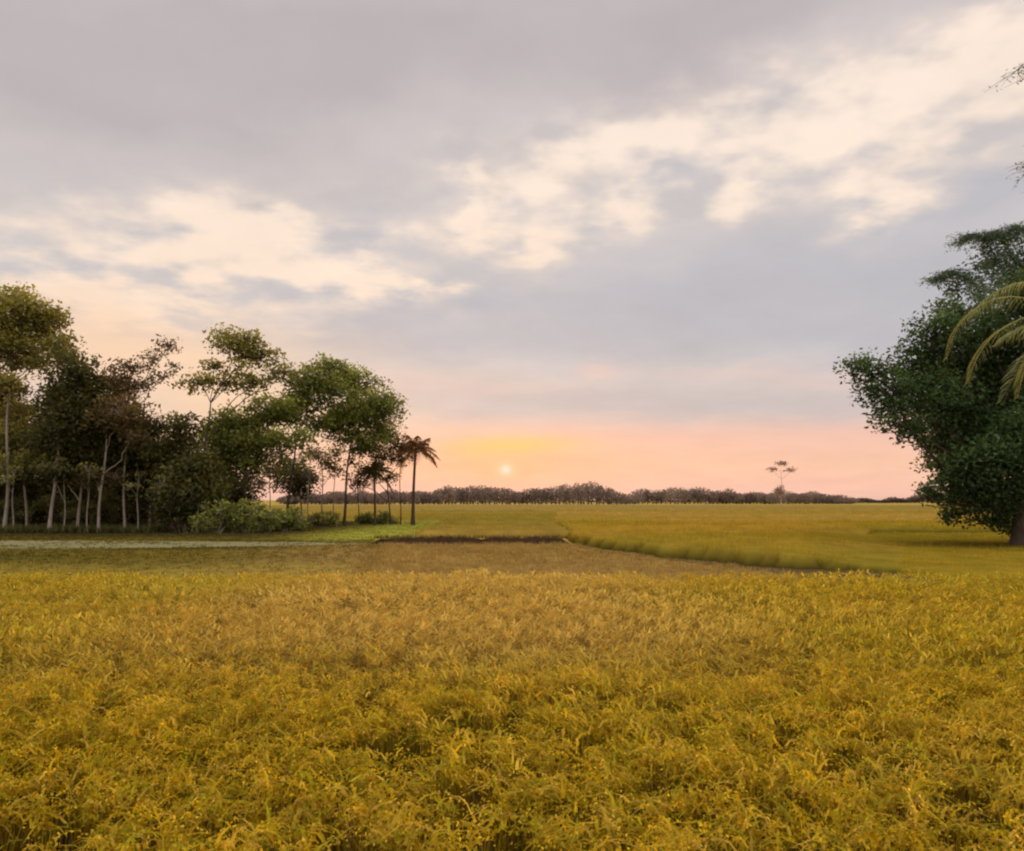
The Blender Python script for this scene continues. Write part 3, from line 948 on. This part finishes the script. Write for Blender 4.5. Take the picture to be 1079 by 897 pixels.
# bushes at the foot of the grove
def bush(label, px, foot, w, h, green, seed, per=60):
    b = ground(px, foot); s = b[1] / F; r = np.random.default_rng(seed)
    root = thing("bush", label, "bush", b, "bushes at the foot of the grove")
    tb, cb = MB(), MB()
    cls = []
    for k in range(12):
        a = (k + r.random()) / 12 * 2 - 1
        cc = b + np.array([a * w * s * 0.8, r.normal(0, 0.6), h * s * (0.22 + 0.5 * r.random()) * (1.15 - 0.4 * a * a)])
        cls.append((cc, (w * s * 0.28, w * s * 0.28, h * s * 0.33)))
        limb(tb, b + np.array([a * 0.3, 0, -0.05]), cc, 0.05, 0.02, r, BARKS['grey'])
    crown_leaves(cb, tb, cls, r, green, 0.30, per, BARKS['grey'])
    tb.build("stem", M_BARK, root, True, b); cb.build("foliage", M_LEAF, root, False, b)


for k, (lab, px, fy, w, h, g) in enumerate([
        ("low dark shrub at the far left foot of the grove", 12, 558, 34, 34, 'dark'),
        ("dark shrub between the pale trunks near the left edge", 66, 558, 32, 36, 'dark'),
        ("dark shrub at the foot of the straight pale trunk", 116, 558, 32, 40, 'dark'),
        ("dark shrub under the leaning feathery tree", 154, 558, 30, 40, 'dark'),
        ("dark leafy shrub in the middle foot of the grove", 190, 561, 30, 42, 'dark'),
        ("rounded bright green bush in front of the layered tree", 228, 562, 24, 36, 'green'),
        ("wide green bush just right of the rounded bright green bush", 264, 561.5, 26, 34, 'green'),
        ("green bush at the right end of the low bush row", 300, 560, 22, 30, 'green'),
        ("small low green bush under the thin tree in the sunset gap", 340, 554, 22, 14, 'olive'),
        ("clipped-looking dark green bush beside the edge palm", 395, 552.5, 22, 14, 'green')]):
    bush(lab, px, fy, w, h, g, 80 + k)


ug = [tuple(g2(-140, 562.5)), tuple(g2(150, 562.5)), tuple(g2(325, 557)), tuple(g2(325, 552)), tuple(g2(150, 554)), tuple(g2(-140, 554))]
field_tufts("undergrowth", "dark knee-high weeds and leaf litter under the trees of the grove", "undergrowth", ug, 0.75, 5,
            lambda x, y: lerp((0.05, 0.055, 0.016), (0.13, 0.12, 0.03), fbm(x * .35, y * .35, 61)), 0.05, 6, M_GRASS, slab=0, far_drop=False)


# right-hand tree
def right_tree():
    b = ground(1071, 578); Y = b[1]
    C = [(915, 388, 26, 14), (940, 412, 26, 24), (960, 385, 28, 24), (985, 350, 28, 26), (955, 445, 26, 18), (985, 425, 34, 36), (1010, 385, 34, 34), (1010, 460, 32, 32),
         (1045, 420, 40, 44), (1045, 350, 36, 30), (1085, 380, 44, 50), (1000, 500, 22, 22), (1040, 490, 36, 34), (1085, 470, 44, 48), (1062, 522, 26, 18), (1120, 430, 46, 70),
         (1130, 340, 50, 40), (1020, 525, 22, 14), (990, 470, 22, 24), (1050, 535, 26, 12), (985, 518, 14, 14), (1003, 540, 16, 9), (1038, 549, 22, 8), (1072, 553, 22, 9), (1000, 330, 22, 18), (1105, 310, 46, 30)]
    rr = random.Random(4)
    cls = [cl(px, py, Y, rx, ry, rr.uniform(-2.5, 2.5)) for (px, py, rx, ry) in C]
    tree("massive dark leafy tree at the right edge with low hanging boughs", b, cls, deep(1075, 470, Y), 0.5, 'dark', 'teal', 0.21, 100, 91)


right_tree()


def bamboo(label, base, culms, seed, name="bamboo", green='mist', twigs=6, nleaf=16, start=14, clumps=(), rr=0.05):
    r = np.random.default_rng(seed)
    root = thing(name, label, "bamboo", base)
    base = np.asarray(base, float)
    lb, first = MB(), True
    lo, hi = np.array(GREENS[green][0]), np.array(GREENS[green][1])
    for pts in culms:
        cb = MB()
        pts = np.asarray(pts, float)
        t = np.linspace(0, 1, len(pts)); tt = np.linspace(0, 1, 40)
        P = np.stack([np.interp(tt, t, pts[:, k]) for k in range(3)], 1)
        for _ in range(6):
            P[1:-1] = (P[:-2] + P[1:-1] * 2 + P[2:]) / 4
        tube(cb, P, rr * (1 - 0.9 * tt) + 0.006, np.array([0.10, 0.11, 0.04]), 6)
        for k in range(start, 40):
            for _ in range(twigs):
                dirv = r.normal(size=3); dirv[2] = -abs(dirv[2]) * 0.25 + 0.05
                dirv /= np.linalg.norm(dirv); ln = 0.5 + 0.9 * r.random()
                e = P[k] + dirv * ln
                tube(cb, [P[k], (P[k] + e) / 2 + np.array([0, 0, .06]), e], [0.012, 0.008, 0.004], np.array([0.10, 0.11, 0.04]), 4)
                n = nleaf
                s = r.random(n)[:, None]
                pos = P[k] * (1 - s) + e * s + r.normal(0, 0.10, (n, 3)) - np.array([0, 0, 0.06])
                leaves(lb, pos, 0.22 * (0.7 + 0.6 * r.random(n)), lerp(lo, hi, r.random(n)), 0.22, 0.3, r)
        cb.build("culm", M_BARK, root, True, base)
    if clumps:
        crown_leaves(lb, None, clumps, r, green, 0.24, 40, None, twigs=False)
    lb.build("foliage", M_LEAF, root, False, base)


Yb = 50.0
bamboo("feathery grey-green bamboo plume rising above the massive right-hand tree", ground(1095, 571),
       [[ground(1095, 571), deep(1090, 420, Yb), deep(1070, 320, Yb), deep(1046, 262, Yb), deep(1026, 244, Yb), deep(1008, 256, Yb)],
        [ground(1097, 571), deep(1100, 420, Yb + 1), deep(1080, 300, Yb + 1), deep(1060, 258, Yb + 1), deep(1046, 244, Yb + 1), deep(1038, 250, Yb)],
        [ground(1093, 571), deep(1085, 420, Yb - 1), deep(1050, 330, Yb - 1), deep(1018, 290, Yb - 1), deep(996, 286, Yb - 1), deep(984, 296, Yb - 1)],
        [ground(1099, 571), deep(1110, 420, Yb), deep(1100, 300, Yb), deep(1085, 250, Yb), deep(1070, 236, Yb), deep(1060, 250, Yb)]], 95,
       clumps=[cl(1040, 288, Yb, 24, 18), cl(1070, 272, Yb, 24, 22), cl(1014, 306, Yb, 18, 10), cl(1043, 254, Yb, 12, 14), cl(1062, 250, Yb, 9, 10), cl(1095, 285, Yb, 30, 30), cl(1012, 328, Yb - 3, 24, 14), cl(1050, 314, Yb - 3, 30, 16), cl(1000, 300, Yb, 12, 8)])
Yb = 36.0
bamboo("thin bare-tipped bamboo stem arching in high at the upper right corner", ground(1118, 588),
       [[ground(1118, 588), deep(1118, 400, Yb), deep(1112, 200, Yb), deep(1098, 100, Yb), deep(1082, 68, Yb), deep(1066, 78, Yb)],
        [ground(1120, 588), deep(1124, 400, Yb), deep(1116, 260, Yb), deep(1100, 180, Yb), deep(1086, 165, Yb), deep(1079, 185, Yb)]], 96, green='dark', twigs=2, nleaf=4, start=20, rr=0.035)

# coconut palm just beyond the right edge, its yellowing leaves reach into view
Yp = 30.0
pb = ground(1150, 600)
pb = np.array([deep(1150, 500, Yp)[0], Yp, 0])
def fc(*pp):
    return [deep(px, py, Yp + dy) for (px, py, dy) in pp]


palm("yellowing palm fronds arching in front of the massive right-hand tree", pb, deep(1142, 352, Yp), 0.16, 13, 4.6, 97,
     (0.14, 0.17, 0.06), (0.31, 0.33, 0.13), 'grey', 0.85, 0.04,
     azs=[0, 0, 0, 0, 0.3, -0.6, 1.2, 2.2, -1.4, 0.8, -0.1, 1.7, -1.0], hang=0.75, nl=40,
     rises=[0, 0, 0, 0, 0.7, 0.4, 0.8, 0.6, 0.5, 0.2, 0.1, 0.2, 0.2],
     curves=[fc((1142, 352, 0), (1100, 318, 0), (1060, 310, -.2), (1026, 324, -.4), (1006, 348, -.6), (997, 378, -.7)),
             fc((1142, 352, 0), (1110, 326, -.6), (1072, 336, -1), (1044, 354, -1.3), (1027, 380, -1.5), (1020, 404, -1.6)),
             fc((1142, 352, 0), (1120, 345, -.9), (1095, 365, -1.3), (1078, 392, -1.8), (1072, 420, -2.0)),
             fc((1142, 352, 0), (1105, 300, .8), (1072, 296, 1.2), (1040, 312, 1.6), (1020, 336, 2.0))])

# shrubby growth at the far right, low on the horizon behind the big tree
# ------------------------------------------------------------------ far treeline
def treeline(label, prof, Y, seed, cols):
    r = np.random.default_rng(seed)
    mb = MB(); s = Y / F
    lo, hi = np.array(cols[0]), np.array(cols[1])
    px = np.array([p[0] for p in prof], float); py = np.array([p[1] for p in prof], float)
    x = px[0]
    while x < px[-1]:
        top = np.interp(x, px, py) - 1.2 + 1.3 * math.sin(x * .21 + seed) + 1.4 * math.sin(x * .083 + 2 * seed) * math.sin(x * .037) + r.normal(0, 0.8)
        hgt = max(1.5, (527 - top)) * s
        Yd = Y + r.normal(0, 12)
        b = deep(x, 527, Yd); b[2] = 0
        w = (6 + 7 * r.random()) * s
        tube(mb, [b, b + np.array([0, 0, hgt * .6])], [0.35, 0.2], lo * 0.4, 5)
        n = int(520 + 60 * r.random())
        u = r.normal(size=(n, 3)); u /= np.linalg.norm(u, axis=1, keepdims=True)
        u *= r.random((n, 1)) ** 0.4
        pos = b + np.array([0, 0, hgt * 0.52]) + u * np.array([w, w * .7, hgt * 0.50])
        t = np.clip(0.5 + 0.5 * u[:, 2] + 0.3 * r.normal(size=n), 0, 1)
        leaves(mb, pos, 0.95 * (0.6 + 0.8 * r.random(n)), lerp(lo, hi, t), 0.7, 0.2, r)
        x += 2.6 + 3.0 * r.random()
    o = mb.build("far_treeline", M_FAR)
    tag(o, label, "woodland", kind="stuff")


FC = ((0.24, 0.185, 0.15), (0.27, 0.205, 0.16))  # pale tones with the haze of distance painted into the leaves
treeline("hazy brown-green treeline on the horizon just right of the edge palm", [(300, 518), (430, 514), (455, 514), (480, 511), (510, 509), (540, 513), (565, 511), (590, 509), (625, 506), (640, 510), (652, 516), (662, 519)], 480, 201, FC)
treeline("lower hazy treeline on the horizon from the centre toward the right-hand tree", [(664, 517), (680, 512), (700, 513), (722, 513), (745, 511), (762, 515), (790, 516), (815, 517), (850, 516), (872, 519), (900, 521)], 520, 202, FC)
treeline("very thin distant treeline low on the horizon left of the right-hand tree", [(895, 524), (930, 525), (962, 524), (975, 518), (1000, 514), (1030, 512), (1200, 514)], 700, 203, ((0.09, 0.065, 0.055), (0.15, 0.11, 0.09)))
# lone tall tree above the far treeline
Yl = 380.0
bl = deep(823, 530, Yl); bl[2] = 0
tree("lone tall sparse tree standing above the far treeline", bl, [cl(823, 488, Yl, 7, 2.2), cl(813, 494, Yl, 6, 2), cl(833, 495, Yl, 6, 2), cl(822, 517, Yl, 5, 5)],
     deep(823, 497, Yl), 0.28, 'haze', 'haze', 0.8, 4.0, 205, mat=M_FAR)

# ------------------------------------------------------------------ output
scene.view_settings.view_transform = 'Standard'
scene.view_settings.look = 'None'
scene.view_settings.exposure = 0
scene.view_settings.gamma = 1
scene.render.engine = 'CYCLES'
scene.cycles.max_bounces = 6
scene.cycles.transmission_bounces = 4
scene.cycles.diffuse_bounces = 3
scene.cycles.filter_width = 2.2
